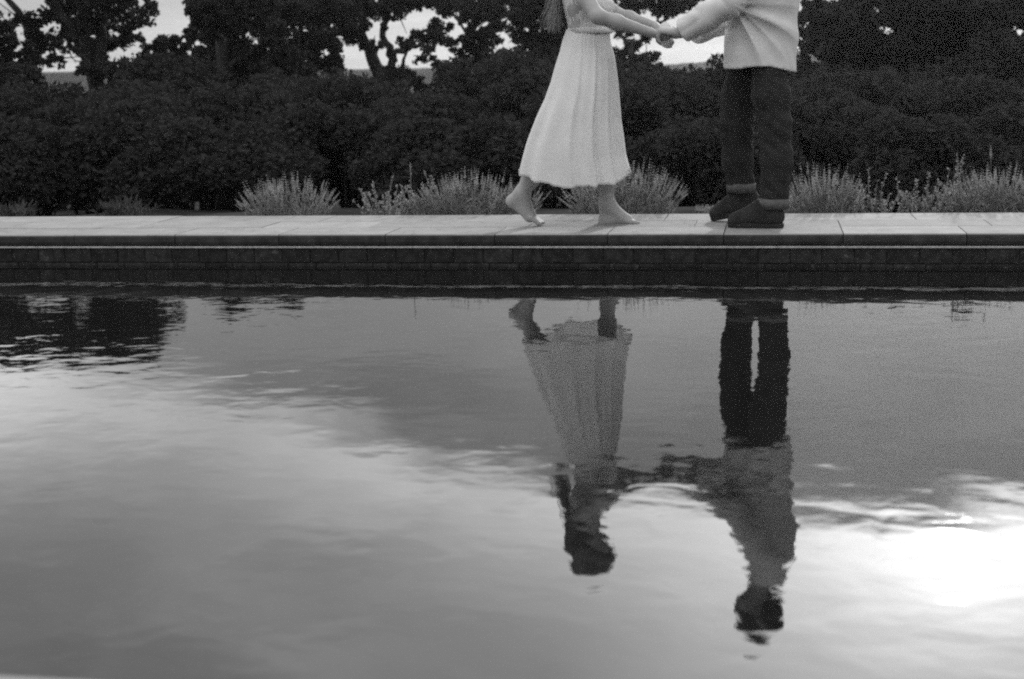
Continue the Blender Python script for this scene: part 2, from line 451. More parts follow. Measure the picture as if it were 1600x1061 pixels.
def gz(x, y): return terrain(x, y) - .12
def base_at(px, Y): p = at(px, 300, Y); return Vector((p.x, Y, gz(p.x, Y)))
def clump_px(lst, Y, seed, dy=.9, top=-20):
    r = random.Random(seed); out = []
    for px, py, rad in lst:
        py = max(py, top+rad*.75)
        yy = Y + r.uniform(-dy, dy); out.append((at(px, py, yy), 1.12*rad*yy/FPX))
    return out
def crown_fill(px0, px1, py0, py1, n, rad, Y, seed, dy=1.2):
    r = random.Random(seed); out = []
    for _ in range(n):
        yy = Y + r.uniform(-dy, dy)
        out.append((at(r.uniform(px0, px1), r.uniform(py0, py1), yy), rad*r.uniform(.7, 1.3)*yy/FPX))
    return out

# -- tall tree at the left with thick trunk, the highest of the row
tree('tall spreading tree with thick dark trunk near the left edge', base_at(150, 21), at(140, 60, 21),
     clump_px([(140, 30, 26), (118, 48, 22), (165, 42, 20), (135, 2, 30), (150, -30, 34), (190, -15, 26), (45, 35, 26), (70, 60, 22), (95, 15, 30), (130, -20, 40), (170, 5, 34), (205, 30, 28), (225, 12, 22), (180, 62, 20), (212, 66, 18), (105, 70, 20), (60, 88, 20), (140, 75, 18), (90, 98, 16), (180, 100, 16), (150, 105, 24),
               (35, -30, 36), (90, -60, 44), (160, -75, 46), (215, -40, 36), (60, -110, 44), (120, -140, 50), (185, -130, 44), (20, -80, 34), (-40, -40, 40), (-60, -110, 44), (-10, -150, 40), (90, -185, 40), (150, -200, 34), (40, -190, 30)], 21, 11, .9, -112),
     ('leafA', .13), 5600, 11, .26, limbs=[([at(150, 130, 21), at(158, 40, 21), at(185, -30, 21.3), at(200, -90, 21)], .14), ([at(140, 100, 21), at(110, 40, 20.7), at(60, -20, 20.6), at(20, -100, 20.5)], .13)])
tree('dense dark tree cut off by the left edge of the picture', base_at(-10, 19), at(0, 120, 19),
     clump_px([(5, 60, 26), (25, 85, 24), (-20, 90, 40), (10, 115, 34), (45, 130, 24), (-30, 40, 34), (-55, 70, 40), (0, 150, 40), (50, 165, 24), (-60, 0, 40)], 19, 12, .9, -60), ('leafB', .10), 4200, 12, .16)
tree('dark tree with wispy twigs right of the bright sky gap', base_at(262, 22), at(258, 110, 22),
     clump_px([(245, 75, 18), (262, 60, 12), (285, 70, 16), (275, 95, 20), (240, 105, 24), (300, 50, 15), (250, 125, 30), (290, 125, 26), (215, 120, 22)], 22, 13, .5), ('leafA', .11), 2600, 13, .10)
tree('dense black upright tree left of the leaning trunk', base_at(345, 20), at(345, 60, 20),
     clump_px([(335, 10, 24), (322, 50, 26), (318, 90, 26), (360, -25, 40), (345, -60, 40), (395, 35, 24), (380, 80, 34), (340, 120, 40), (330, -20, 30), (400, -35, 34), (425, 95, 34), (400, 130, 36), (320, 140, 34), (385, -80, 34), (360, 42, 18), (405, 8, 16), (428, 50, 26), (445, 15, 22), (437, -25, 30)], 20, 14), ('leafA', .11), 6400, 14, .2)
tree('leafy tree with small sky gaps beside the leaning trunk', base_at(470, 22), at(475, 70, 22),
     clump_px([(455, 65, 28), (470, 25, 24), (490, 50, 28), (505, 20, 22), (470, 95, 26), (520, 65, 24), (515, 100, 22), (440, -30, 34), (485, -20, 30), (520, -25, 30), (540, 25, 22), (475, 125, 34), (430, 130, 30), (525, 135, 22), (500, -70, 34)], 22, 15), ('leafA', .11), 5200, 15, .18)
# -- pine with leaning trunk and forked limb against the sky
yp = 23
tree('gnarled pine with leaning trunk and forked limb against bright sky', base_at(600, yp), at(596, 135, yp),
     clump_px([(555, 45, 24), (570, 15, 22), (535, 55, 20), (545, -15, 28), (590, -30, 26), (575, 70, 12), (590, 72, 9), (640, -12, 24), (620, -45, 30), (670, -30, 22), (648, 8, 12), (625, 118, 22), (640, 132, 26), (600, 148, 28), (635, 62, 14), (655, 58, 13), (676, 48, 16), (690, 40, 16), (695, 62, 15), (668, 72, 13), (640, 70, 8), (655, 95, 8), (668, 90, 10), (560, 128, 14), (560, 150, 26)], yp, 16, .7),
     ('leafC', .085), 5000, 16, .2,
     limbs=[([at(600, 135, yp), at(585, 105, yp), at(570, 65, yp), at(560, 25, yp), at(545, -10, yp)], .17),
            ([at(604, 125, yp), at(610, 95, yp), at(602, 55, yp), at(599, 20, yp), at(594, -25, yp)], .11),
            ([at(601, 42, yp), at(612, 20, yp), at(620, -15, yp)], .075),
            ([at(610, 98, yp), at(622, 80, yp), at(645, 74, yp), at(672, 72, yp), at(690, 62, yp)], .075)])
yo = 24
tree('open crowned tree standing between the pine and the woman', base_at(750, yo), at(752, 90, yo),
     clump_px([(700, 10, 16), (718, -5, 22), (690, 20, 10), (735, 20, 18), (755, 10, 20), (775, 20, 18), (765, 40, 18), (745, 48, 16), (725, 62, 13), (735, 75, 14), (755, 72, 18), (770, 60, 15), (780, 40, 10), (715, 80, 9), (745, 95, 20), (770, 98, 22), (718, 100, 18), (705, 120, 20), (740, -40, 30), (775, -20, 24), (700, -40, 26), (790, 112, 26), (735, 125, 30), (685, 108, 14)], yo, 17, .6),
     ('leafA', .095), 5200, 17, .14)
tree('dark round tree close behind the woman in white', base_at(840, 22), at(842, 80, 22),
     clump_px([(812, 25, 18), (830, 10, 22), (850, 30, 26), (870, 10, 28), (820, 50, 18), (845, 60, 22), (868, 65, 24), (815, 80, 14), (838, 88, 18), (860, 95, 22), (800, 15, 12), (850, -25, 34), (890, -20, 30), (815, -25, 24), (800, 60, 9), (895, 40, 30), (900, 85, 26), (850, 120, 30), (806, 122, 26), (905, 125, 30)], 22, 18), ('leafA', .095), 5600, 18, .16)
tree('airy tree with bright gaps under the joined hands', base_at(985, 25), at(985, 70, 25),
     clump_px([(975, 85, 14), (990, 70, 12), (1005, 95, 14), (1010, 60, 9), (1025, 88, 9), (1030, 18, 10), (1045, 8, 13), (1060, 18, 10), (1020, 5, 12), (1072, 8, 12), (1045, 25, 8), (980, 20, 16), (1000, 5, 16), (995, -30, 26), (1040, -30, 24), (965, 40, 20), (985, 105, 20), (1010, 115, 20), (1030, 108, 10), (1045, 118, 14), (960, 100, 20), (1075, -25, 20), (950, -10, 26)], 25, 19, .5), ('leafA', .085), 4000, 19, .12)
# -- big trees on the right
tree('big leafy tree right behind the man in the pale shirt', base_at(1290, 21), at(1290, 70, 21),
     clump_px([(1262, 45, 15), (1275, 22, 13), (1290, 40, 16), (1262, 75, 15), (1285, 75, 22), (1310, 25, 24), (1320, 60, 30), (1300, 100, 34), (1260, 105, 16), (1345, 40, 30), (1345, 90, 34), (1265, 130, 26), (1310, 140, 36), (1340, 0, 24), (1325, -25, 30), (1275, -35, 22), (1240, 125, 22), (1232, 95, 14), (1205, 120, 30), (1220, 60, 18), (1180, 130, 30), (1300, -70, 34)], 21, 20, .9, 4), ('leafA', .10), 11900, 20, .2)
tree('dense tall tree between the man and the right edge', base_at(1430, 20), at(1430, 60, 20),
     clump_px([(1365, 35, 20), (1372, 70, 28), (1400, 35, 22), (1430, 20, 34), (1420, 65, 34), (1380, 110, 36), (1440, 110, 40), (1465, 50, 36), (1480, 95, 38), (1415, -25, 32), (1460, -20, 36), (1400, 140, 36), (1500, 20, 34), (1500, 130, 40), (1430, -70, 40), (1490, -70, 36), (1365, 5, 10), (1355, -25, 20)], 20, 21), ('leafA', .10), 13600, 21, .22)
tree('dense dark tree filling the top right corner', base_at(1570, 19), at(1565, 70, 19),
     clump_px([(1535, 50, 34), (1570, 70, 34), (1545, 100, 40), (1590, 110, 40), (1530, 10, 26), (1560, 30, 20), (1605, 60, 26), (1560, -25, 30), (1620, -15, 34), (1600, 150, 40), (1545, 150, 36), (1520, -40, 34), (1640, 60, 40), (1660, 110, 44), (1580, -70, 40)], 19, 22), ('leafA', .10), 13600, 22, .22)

# -- shrubs: three shapes, copied and turned
def shrub_mesh(seed, count=24000, leafname='leafB', size=.085):
    rng = np.random.default_rng(seed)
    cs, rs = [], []
    for k in range(46):
        d = rng.normal(size=3); d /= np.linalg.norm(d); d[2] = abs(d[2])*1.25-.40
        q = d*rng.uniform(.55, .92)
        cs.append((q[0], q[1], .95+q[2]*.85)); rs.append(rng.uniform(.17, .34))
    v, f = leaves(rng, cs, rs, count, size*.8, .85, .2)
    v[:, 2] = np.maximum(v[:, 2], .02)
    cm = np_mesh('foliage', v, f, False); cm.materials.append(M[leafname])
    acc = Acc()
    for k in range(16):
        c = Vector(cs[k*2]); pts = curve_pts((rng.uniform(-.15, .15), rng.uniform(-.15, .15), -.12), c, rng, 6, .08)
        acc.add(tube(pts, [.03-.004*i for i in range(6)], 5))
    sm = acc.mesh('stems'); sm.materials.append(M['bark'])
    return cm, sm
SH = [shrub_mesh(101), shrub_mesh(102), shrub_mesh(103, 24000, 'leafA', .095)]
def shrub(px, Y, top_py, wpx, k, rot, label):
    p = at(px, top_py, Y); zb = gz(p.x, Y)-.22
    o = empty('shrub', (p.x, Y, zb), label, 'shrub', 'dark shrubs below the trees')
    sx = wpx*Y/FPX/2.0; sz = (p.z - zb)/1.62
    o.scale = (sx, max(sx, .9), sz); o.rotation_euler.z = rot
    link('foliage', SH[k][0], o, kind='stuff'); link('stem', SH[k][1], o)
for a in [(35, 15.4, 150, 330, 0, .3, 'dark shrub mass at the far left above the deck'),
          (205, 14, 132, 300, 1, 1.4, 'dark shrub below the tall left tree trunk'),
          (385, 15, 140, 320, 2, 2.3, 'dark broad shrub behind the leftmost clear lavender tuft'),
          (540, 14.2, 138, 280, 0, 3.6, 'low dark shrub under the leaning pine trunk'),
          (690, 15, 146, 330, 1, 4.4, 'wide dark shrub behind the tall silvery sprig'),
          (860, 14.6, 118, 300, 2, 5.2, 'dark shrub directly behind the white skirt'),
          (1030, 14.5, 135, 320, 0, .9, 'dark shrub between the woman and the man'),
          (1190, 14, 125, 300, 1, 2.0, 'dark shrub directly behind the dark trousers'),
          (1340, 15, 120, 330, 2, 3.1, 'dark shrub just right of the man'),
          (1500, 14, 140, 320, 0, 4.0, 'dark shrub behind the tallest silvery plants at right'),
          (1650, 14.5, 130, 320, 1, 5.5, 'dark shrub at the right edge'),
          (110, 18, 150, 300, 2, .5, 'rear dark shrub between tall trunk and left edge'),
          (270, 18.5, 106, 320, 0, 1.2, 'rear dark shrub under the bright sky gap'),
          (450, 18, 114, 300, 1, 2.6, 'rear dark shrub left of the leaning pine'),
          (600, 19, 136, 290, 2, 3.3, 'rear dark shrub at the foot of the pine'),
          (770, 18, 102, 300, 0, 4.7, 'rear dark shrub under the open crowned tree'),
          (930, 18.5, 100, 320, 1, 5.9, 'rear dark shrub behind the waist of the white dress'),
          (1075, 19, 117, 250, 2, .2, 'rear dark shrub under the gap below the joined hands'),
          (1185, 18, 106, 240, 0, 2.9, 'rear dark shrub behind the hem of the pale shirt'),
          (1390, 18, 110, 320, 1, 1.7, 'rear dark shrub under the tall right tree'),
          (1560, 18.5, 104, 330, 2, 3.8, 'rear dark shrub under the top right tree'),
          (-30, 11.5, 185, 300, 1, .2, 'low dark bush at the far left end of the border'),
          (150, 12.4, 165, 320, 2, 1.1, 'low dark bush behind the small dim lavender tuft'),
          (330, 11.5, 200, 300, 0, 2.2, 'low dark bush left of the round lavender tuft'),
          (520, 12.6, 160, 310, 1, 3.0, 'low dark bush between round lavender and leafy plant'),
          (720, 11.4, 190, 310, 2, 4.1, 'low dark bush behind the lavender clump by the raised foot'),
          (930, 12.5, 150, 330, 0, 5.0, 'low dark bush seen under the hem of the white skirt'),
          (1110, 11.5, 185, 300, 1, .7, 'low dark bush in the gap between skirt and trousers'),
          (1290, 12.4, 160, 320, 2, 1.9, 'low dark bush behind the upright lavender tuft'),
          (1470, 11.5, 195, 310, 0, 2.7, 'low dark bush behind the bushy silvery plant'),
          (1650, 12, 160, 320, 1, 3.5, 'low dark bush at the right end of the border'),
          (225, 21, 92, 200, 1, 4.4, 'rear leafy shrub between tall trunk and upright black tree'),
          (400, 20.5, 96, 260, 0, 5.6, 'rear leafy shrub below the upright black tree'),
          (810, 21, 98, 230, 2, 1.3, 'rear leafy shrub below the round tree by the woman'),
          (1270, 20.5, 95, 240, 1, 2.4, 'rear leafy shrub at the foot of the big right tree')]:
    shrub(*a)

# -- lavender and silvery plants along the back of the deck
def lavender(px, Y, wpx, top_py, n, seed, label, lean=.22, tall=(), mats=('lav', 'lavf')):
    rng = np.random.default_rng(seed)
    p = at(px, 332, Y); base = Vector((p.x, Y, .088)); H = at(px, top_py, Y).z - base.z; Wd = wpx*Y/FPX/2
    root = empty('lavender_plant', base, label, 'lavender', 'plants edging the deck')
    st, fl = Acc(), Acc()
    for i in range(int(n*1.5)):
        u = rng.uniform(-1, 1); w = rng.uniform(-1, 1)
        h = H*rng.uniform(.55, 1.0)*(1-.35*abs(u)**2)
        b = Vector((u*Wd*.80, w*.12, 0)); t = Vector((u*Wd*1.0 + rng.normal()*.012, w*.16, h))
        if i < len(tall):
            tp_ = at(tall[i][0], tall[i][1], Y) - base; t = Vector((tp_.x, w*.1, tp_.z)); b.x = t.x*.8; h = t.z
        m = b.lerp(t, .5) + Vector((-(t.x-b.x)*.15, 0, 0.02))
        pts = [b, b.lerp(m, .5)+Vector((0, 0, .01)), m, m.lerp(t, .55), t]
        st.add(tube(pts, [.0022, .002, .0017, .0014, .0011], 3, False))
        # narrow leaves on the lower stem
        for k in range(7):
            q = b.lerp(m, rng.uniform(.1, 1.1)); d = Vector((rng.normal(), rng.normal(), 1.4)).normalized()*rng.uniform(.03, .055)
            s = d.cross(Vector(rng.normal(size=3))).normalized()*.003
            o = len(st.v); st.v += [q-s, q+s, q+d*.6+s, q+d, q+d*.6-s]; st.f.append((o, o+1, o+2, o+3, o+4))
        # flower spike: whorls of florets
        d = (t-pts[3]).normalized(); L = rng.uniform(.035, .075)*min(1.4, h/.2+.3)
        for k in range(7):
            q = t - d*L*.35 + d*L*k/6; r = .0062*(1-.09*k)*rng.uniform(.7, 1.25)
            a0 = rng.uniform(0, 6.28)
            for j in range(3):
                a = a0 + j*2.094
                e = Vector((math.cos(a), math.sin(a), .7))*r*1.3; s = Vector((-math.sin(a), math.cos(a), 0))*r*.7
                o = len(fl.v); fl.v += [q-s*.5, q+e*.6+s, q+e+Vector((0, 0, r)), q+e*.6-s]; fl.f.append((o, o+1, o+2, o+3))
    link('stems', st.mesh('stems', False), root, M[mats[0]], kind='stuff')
    link('flower_spikes', fl.mesh('flower_spikes', False), root, M[mats[1]], kind='stuff')
def silver(px, Y, wpx, stems, seed, label, leaf=.026):
    """bushy plant of leafy sprigs; stems = tip pixels"""
    rng = np.random.default_rng(seed)
    p = at(px, 332, Y); base = Vector((p.x, Y, .088))
    root = empty('leafy_plant', base, label, 'plant', 'plants edging the deck')
    st, lf = Acc(), Acc()
    Wd = wpx*Y/FPX/2
    tips = [(at(x, y, Y)-base) for x, y in stems]
    for k in range(26):
        u = rng.uniform(-1, 1); hmax = max(t.z for t in tips)
        tips.append(Vector((u*Wd, 0, hmax*rng.uniform(.35, .62))))
    for t in tips:
        t = Vector((t.x, rng.uniform(-.15, .15), t.z)); b = Vector((t.x*.45, t.y*.4, 0))
        pts = curve_pts(b, t, rng, 6, .05)
        st.add(tube(pts, [.004, .0035, .003, .0026, .002, .0015], 4, False))
        n = int(14+60*t.z)
        for k in range(n):
            s = rng.uniform(.15, 1)**.8; i = min(4, int(s*5)); q = pts[i].lerp(pts[i+1], s*5-i)
            d = Vector((rng.normal(), rng.normal(), .8)).normalized()*leaf*rng.uniform(.6, 1.3)*(1.15-.5*s)
            w = d.cross(Vector(rng.normal(size=3))).normalized()*d.length*.28
            o = len(lf.v); lf.v += [q, q+d*.55+w, q+d, q+d*.55-w]; lf.f.append((o, o+1, o+2, o+3))
    link('stems', st.mesh('stems', False), root, M['lav'], kind='stuff')
    link('leaves', lf.mesh('leaves', False), root, M['sage'], kind='stuff')
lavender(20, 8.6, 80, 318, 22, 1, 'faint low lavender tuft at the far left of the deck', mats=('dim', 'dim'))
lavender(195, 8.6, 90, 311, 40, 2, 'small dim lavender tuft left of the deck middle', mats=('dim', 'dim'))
lavender(450, 8.25, 150, 284, 95, 3, 'round lavender tuft standing alone left of the leafy plant', tall=[(447, 284), (455, 287), (385, 310), (505, 292)])
silver(600, 8.3, 120, [(552, 296), (575, 288), (607, 273), (620, 290), (590, 300), (560, 310), (640, 288)], 4, 'silvery round-leaved plant left of the tall sprig')
silver(672, 8.2, 110, [(643, 253), (652, 268), (668, 276), (682, 283), (695, 290), (640, 296), (660, 285)], 5, 'tall silvery sprig leaning left in mid deck', .02)
lavender(730, 8.25, 150, 276, 100, 6, 'lavender clump just left of the raised bare foot', tall=[(728, 272), (762, 284), (783, 279), (715, 290)])
lavender(800, 8.35, 90, 290, 50, 7, 'lavender tuft behind the raised bare foot')
lavender(975, 8.2, 185, 268, 150, 8, 'broad lavender tuft behind the flat bare foot', tall=[(1003, 264), (1012, 268), (1034, 274), (1055, 285), (885, 318), (905, 300)])
lavender(1125, 8.5, 90, 322, 24, 9, 'sparse low lavender between woman and shoes')
lavender(1285, 8.2, 120, 274, 120, 10, 'upright lavender tuft right beside the near dark shoe', tall=[(1252, 272), (1262, 268), (1275, 276), (1322, 271), (1302, 282)])
silver(1372, 8.25, 110, [(1341, 276), (1358, 262), (1372, 284), (1386, 270), (1400, 275), (1330, 298)], 11, 'silvery plant with leaning sprigs right of the upright lavender', .02)
silver(1450, 8.3, 100, [(1430, 280), (1453, 270), (1470, 288), (1418, 300), (1482, 263)], 12, 'bushy silvery plant in the right half of the border', .024)
silver(1505, 8.2, 90, [(1494, 238), (1502, 247), (1510, 244), (1498, 262), (1520, 270), (1482, 282)], 13, 'tallest silvery sprig near the right edge', .022)
lavender(1555, 8.3, 130, 272, 110, 14, 'lavender tuft with one tall stalk near the right edge', tall=[(1547, 240), (1584, 264), (1592, 278), (1565, 276)])
lavender(1625, 8.3, 90, 280, 60, 15, 'lavender tuft cut by the right edge')

# ------------------------------------------------------------------ implicit surfaces for bodies and clothes
class Field:
    def __init__(s, lo, hi, h):
        s.lo = np.array(lo, float); s.h = h
        s.n = np.ceil((np.array(hi)-s.lo)/h).astype(int)+1
        s.d = np.full(s.n, .08, np.float32)
    def sl(s, lo, hi):
        a = np.clip(np.floor((np.asarray(lo)-s.lo)/s.h).astype(int), 0, s.n-1)
        b = np.clip(np.ceil((np.asarray(hi)-s.lo)/s.h).astype(int)+1, 1, s.n)
        sl = tuple(slice(a[i], b[i]) for i in range(3))
        g = [np.arange(a[i], b[i])*s.h + s.lo[i] for i in range(3)]
        return sl, g[0][:, None, None], g[1][None, :, None], g[2][None, None, :]
    def smin(s, sl, q, k):
        a = s.d[sl]
        if k > 0:
            h = np.maximum(k-np.abs(a-q), 0)/k
            s.d[sl] = np.minimum(a, q) - h*h*k*.25
        else: s.d[sl] = np.minimum(a, q)
    def cap(s, a, b, ra, rb=None, k=.03, sy=1.0):
        """tapered capsule; sy > 1 widens it along Y about its own line"""
        rb = ra if rb is None else rb
        a = np.array(a, float); b = np.array(b, float); m = max(ra, rb)+.05+k
        mm = np.array([m, m*sy, m])
        sl, X, Y, Z = s.sl(np.minimum(a, b)-mm, np.maximum(a, b)+mm)
        d = b-a; L = max((d*d).sum(), 1e-9)
        t = np.clip(((X-a[0])*d[0] + (Y-a[1])*d[1] + (Z-a[2])*d[2])/L, 0, 1)
        q = np.sqrt((X-a[0]-t*d[0])**2 + ((Y-a[1]-t*d[1])/sy)**2 + (Z-a[2]-t*d[2])**2) - (ra+(rb-ra)*t)
        s.smin(sl, q.astype(np.float32), k); return s
    def ell(s, c, r, k=.03, rot=None, cut=False):
        c = np.array(c, float); r = np.array(r, float); m = r.max()+.05+k
        sl, X, Y, Z = s.sl(c-m, c+m)
        x, y, z = X-c[0]+0*Y+0*Z, Y-c[1]+0*X+0*Z, Z-c[2]+0*X+0*Y
        if rot is not None:
            Rm = np.array(rot.to_matrix() if hasattr(rot, 'to_matrix') else rot)
            x, y, z = (Rm[0, i]*x + Rm[1, i]*y + Rm[2, i]*z for i in range(3)) if False else (Rm[0][0]*x+Rm[1][0]*y+Rm[2][0]*z, Rm[0][1]*x+Rm[1][1]*y+Rm[2][1]*z, Rm[0][2]*x+Rm[1][2]*y+Rm[2][2]*z)
        k0 = np.sqrt((x/r[0])**2+(y/r[1])**2+(z/r[2])**2); k1 = np.sqrt((x/r[0]**2)**2+(y/r[1]**2)**2+(z/r[2]**2)**2)
        q = (k0*(k0-1)/np.maximum(k1, 1e-6)).astype(np.float32)
        if cut: s.d[sl] = np.maximum(s.d[sl], -q)
        else: s.smin(sl, q, k)
        return s
    def chain(s, pts, rad, k=.03, sy=1.0):
        for i in range(len(pts)-1): s.cap(pts[i], pts[i+1], rad[i], rad[i+1], k, sy)
        return s
    def disp(s, fn):
        idx = [np.arange(s.n[i])*s.h+s.lo[i] for i in range(3)]
        s.d += fn(idx[0][:, None, None], idx[1][None, :, None], idx[2][None, None, :]).astype(np.float32); return s
    def cutz(s, z, above=False):
        Z = (np.arange(s.n[2])*s.h+s.lo[2])[None, None, :]
        s.d = np.maximum(s.d, (Z-z) if above else (z-Z)).astype(np.float32); return s
    def mesh(s, name, origin=(0, 0, 0), relax=2):
        d = s.d; ins = d < 0
        c = np.zeros(np.array(d.shape)-1, np.int8)
        for i in (0, 1):
            for j in (0, 1):
                for k in (0, 1): c += ins[i:d.shape[0]-1+i, j:d.shape[1]-1+j, k:d.shape[2]-1+k]
        cell = np.argwhere((c > 0) & (c < 8)); n = len(cell)
        ids = np.full(c.shape, -1, np.int32); ids[tuple(cell.T)] = np.arange(n)
        acc = np.zeros((n, 3)); cnt = np.zeros(n)
        cor = [(i, j, k) for i in (0, 1) for j in (0, 1) for k in (0, 1)]
        for p in cor:
            for ax in range(3):
                if p[ax]: continue
                q = list(p); q[ax] = 1
                a = d[tuple((cell+p).T)]; b = d[tuple((cell+q).T)]
                m = (a < 0) != (b < 0); t = np.where(m, a/np.where(a == b, 1, a-b), 0)
                pt = np.array(p, float)[None].repeat(n, 0); pt[:, ax] += t
                acc[m] += pt[m]; cnt[m] += 1
        v = (cell + acc/np.maximum(cnt, 1)[:, None])*s.h + s.lo
        F = []
        for ax in range(3):
            o1, o2 = [i for i in range(3) if i != ax]
            sa = [slice(0, None)]*3; sa[ax] = slice(0, -1); sb = [slice(0, None)]*3; sb[ax] = slice(1, None)
            a, b = ins[tuple(sa)], ins[tuple(sb)]
            e = np.argwhere(a != b)
            ok = (e[:, o1] > 0) & (e[:, o2] > 0) & (e[:, o1] < c.shape[o1]) & (e[:, o2] < c.shape[o2]); e = e[ok]
            q = []
            for du, dv in ((-1, -1), (0, -1), (0, 0), (-1, 0)):
                w = e.copy(); w[:, o1] += du; w[:, o2] += dv; q.append(ids[tuple(w.T)])
            q = np.stack(q, 1); flip = a[tuple(e.T)] if ax != 1 else ~a[tuple(e.T)]
            q[~flip] = q[~flip][:, ::-1]; F.append(q)
        F = np.concatenate(F); F = F[(F >= 0).all(1)]
        for _ in range(relax):      # light smoothing
            sm = np.zeros_like(v); ct = np.zeros(n)
            for i in range(4):
                j = F[:, (i+1) % 4]; np.add.at(sm, F[:, i], v[j]); np.add.at(ct, F[:, i], 1)
                np.add.at(sm, j, v[F[:, i]]); np.add.at(ct, j, 1)
            v = v*.5 + .5*sm/np.maximum(ct, 1)[:, None]
        return np_mesh(name, v - np.array(origin), F, True)

def vnoise(X, Y, Z, sc, seed):
    """cheap smooth pseudo-noise from summed sines"""
    r = random.Random(seed); o = 0
    for i in range(5):
        w = Vector((r.uniform(-1, 1), r.uniform(-1, 1), r.uniform(-1, 1))).normalized()*sc*r.uniform(.6, 1.6)
        o = o + np.sin(w.x*X + w.y*Y + w.z*Z + r.uniform(0, 6.28))
    return o/5

def hand(F, wrist, u, n, thumb_side, curl=(30, 35, 25), L=.17, spread=.05, thumb=(.6, .7, .35), fan=(0, 0, 0, 0)):
    """palm and five fingers; u along palm, n out of palm, thumb_side +-1"""
    w = Vector(wrist); u = Vector(u).normalized(); n = Vector(n); n = (n-u*n.dot(u)).normalized(); s = n.cross(u)*thumb_side
    offs = (.152, .05, -.053, -.148); lens = (.40, .45, .42, .33); kn = (.50, .52, .49, .45)
    for i in range(4):
        k0 = w + u*L*kn[i] + s*L*offs[i]
        F.cap(w + s*L*offs[i]*.6 + u*L*.04, k0, L*.068, L*.062, .016)
        ang = 0; p = k0; d0 = (u + s*offs[i]*spread*8).normalized()
        for j, fr in enumerate((.45, .31, .24)):
            ang += R(curl[j] + fan[i])
            d = d0*math.cos(ang) + n*math.sin(ang)
            q = p + d*L*lens[i]*fr
            F.cap(p, q, L*(.053-.006*j), L*(.047-.006*j), .004); p = q
    b = w + u*L*.12 + s*L*.13 + n*L*.03
    d = (u*thumb[0] + s*thumb[1] + n*thumb[2]).normalized()
    m = b + d*L*.24; d2 = (d + u*.5 + n*.25).normalized(); e = m + d2*L*.17; d3 = (d2 + n*.3 + u*.2).normalized()
    F.cap(w + u*L*.05, b, L*.075, L*.07, .016); F.cap(b, m, L*.07, L*.056, .014); F.cap(m, e, L*.054, L*.048, .005); F.cap(e, e+d3*L*.13, L*.048, L*.038, .005)

def head(F, c, f, up, S=1.0):
    """head centred at c, facing f"""
    c = Vector(c); f = Vector(f).normalized(); s = Vector(up).cross(f).normalized(); up = f.cross(s)
    rot = Matrix((f, s, up)).transposed()
    P = lambda a, b, d: c + (f*a + s*b + up*d)*S
    F.ell(P(-.012, 0, .035), np.array((.098, .076, .088))*S, .02, rot)
    F.ell(P(.022, 0, -.03), np.array((.072, .062, .085))*S, .03, rot)
    F.ell(P(.055, 0, -.085), np.array((.032, .034, .028))*S, .03, rot)          # chin
    F.cap(P(.088, 0, .012), P(.108, 0, -.026), .009*S, .013*S, .012)              # nose
    F.cap(P(.080, -.035, .026), P(.080, .035, .026), .012*S, .012*S, .02)         # brow
    for q in (-1, 1):
        F.ell(P(.088, q*.032, .006), np.array((.012, .015, .011))*S, 0, rot, True)
        F.ell(P(.074, q*.040, -.03), np.array((.022, .02, .02))*S, .02, rot)      # cheek
        F.ell(P(-.008, q*.078, -.005), np.array((.020, .009, .031))*S, .008, rot) # ear
    F.cap(P(.082, -.020, -.058), P(.082, .020, -.058), .0075*S, .0075*S, .008)    # lips
    F.cap(P(.080, -.016, -.067), P(.080, .016, -.067), .0075*S, .0075*S, .008)
    return P, rot

# ------------------------------------------------------------------ woman
wroot = empty('person', (-.97, 7.37, DECK), 'barefoot person in a long white sleeveless dress stepping to the right', 'person', 'couple holding hands')
WO = Vector((-.97, 7.37, DECK))
F = Field((-1.44, 6.98, .158), (-.44, 7.64, 1.80), .0055)
hipN, hipF = Vector((-.955, 7.29, .93)), Vector((-.945, 7.44, .93))
# near leg, trailing on the ball of the foot
heel = at(800, 314, 7.32); ank = at(816, 301, 7.32); shin = at(829, 280, 7.315); ball = at(828, 338, 7.335); toe = at(846, 350, 7.34)
kneeN = Vector((-1.09, 7.29, .60))
F.chain([hipN, kneeN, shin, ank], [.078, .055, .043, .036], .03)
F.cap(ank, heel, .036, .030, .02).cap(heel, ball, .028, .026, .02).cap(ank, ball, .034, .028, .025, 1.2)
for i, dy in enumerate((-.034, -.018, -.002, .013, .027)):
    t_ = toe + Vector((-.006*abs(i-4)*.5, dy, .003)); b_ = ball + Vector((.012, dy*.9, -.004))
    F.cap(b_, t_ + Vector((0, 0, .004)), .015, .0105, .006)
    F.cap(t_ + Vector((-.004, 0, .003)), t_ + Vector((.008, 0, .002)), .0105, .009, .004)
# far leg, flat
hl = at(945, 345, 7.45); an = at(948, 318, 7.45); sh = at(947, 286, 7.45); bl = at(980, 344, 7.45); te = at(998, 347.5, 7.45)
F.chain([hipF, Vector((-.865, 7.44, .58)), sh, an], [.078, .056, .045, .035], .03)
F.cap(an, hl, .036, .032, .02).cap(hl, bl, .028, .022, .02, 1.1).cap(an, bl, .036, .024, .03, 1.2)
for i, dy in enumerate((-.034, -.017, -.001, .014, .028)):
    t_ = te + Vector((-.007*(4-i), -dy, 0)); F.cap(bl + Vector((0, -dy*.9, -.004)), t_, .014, .0105, .006)
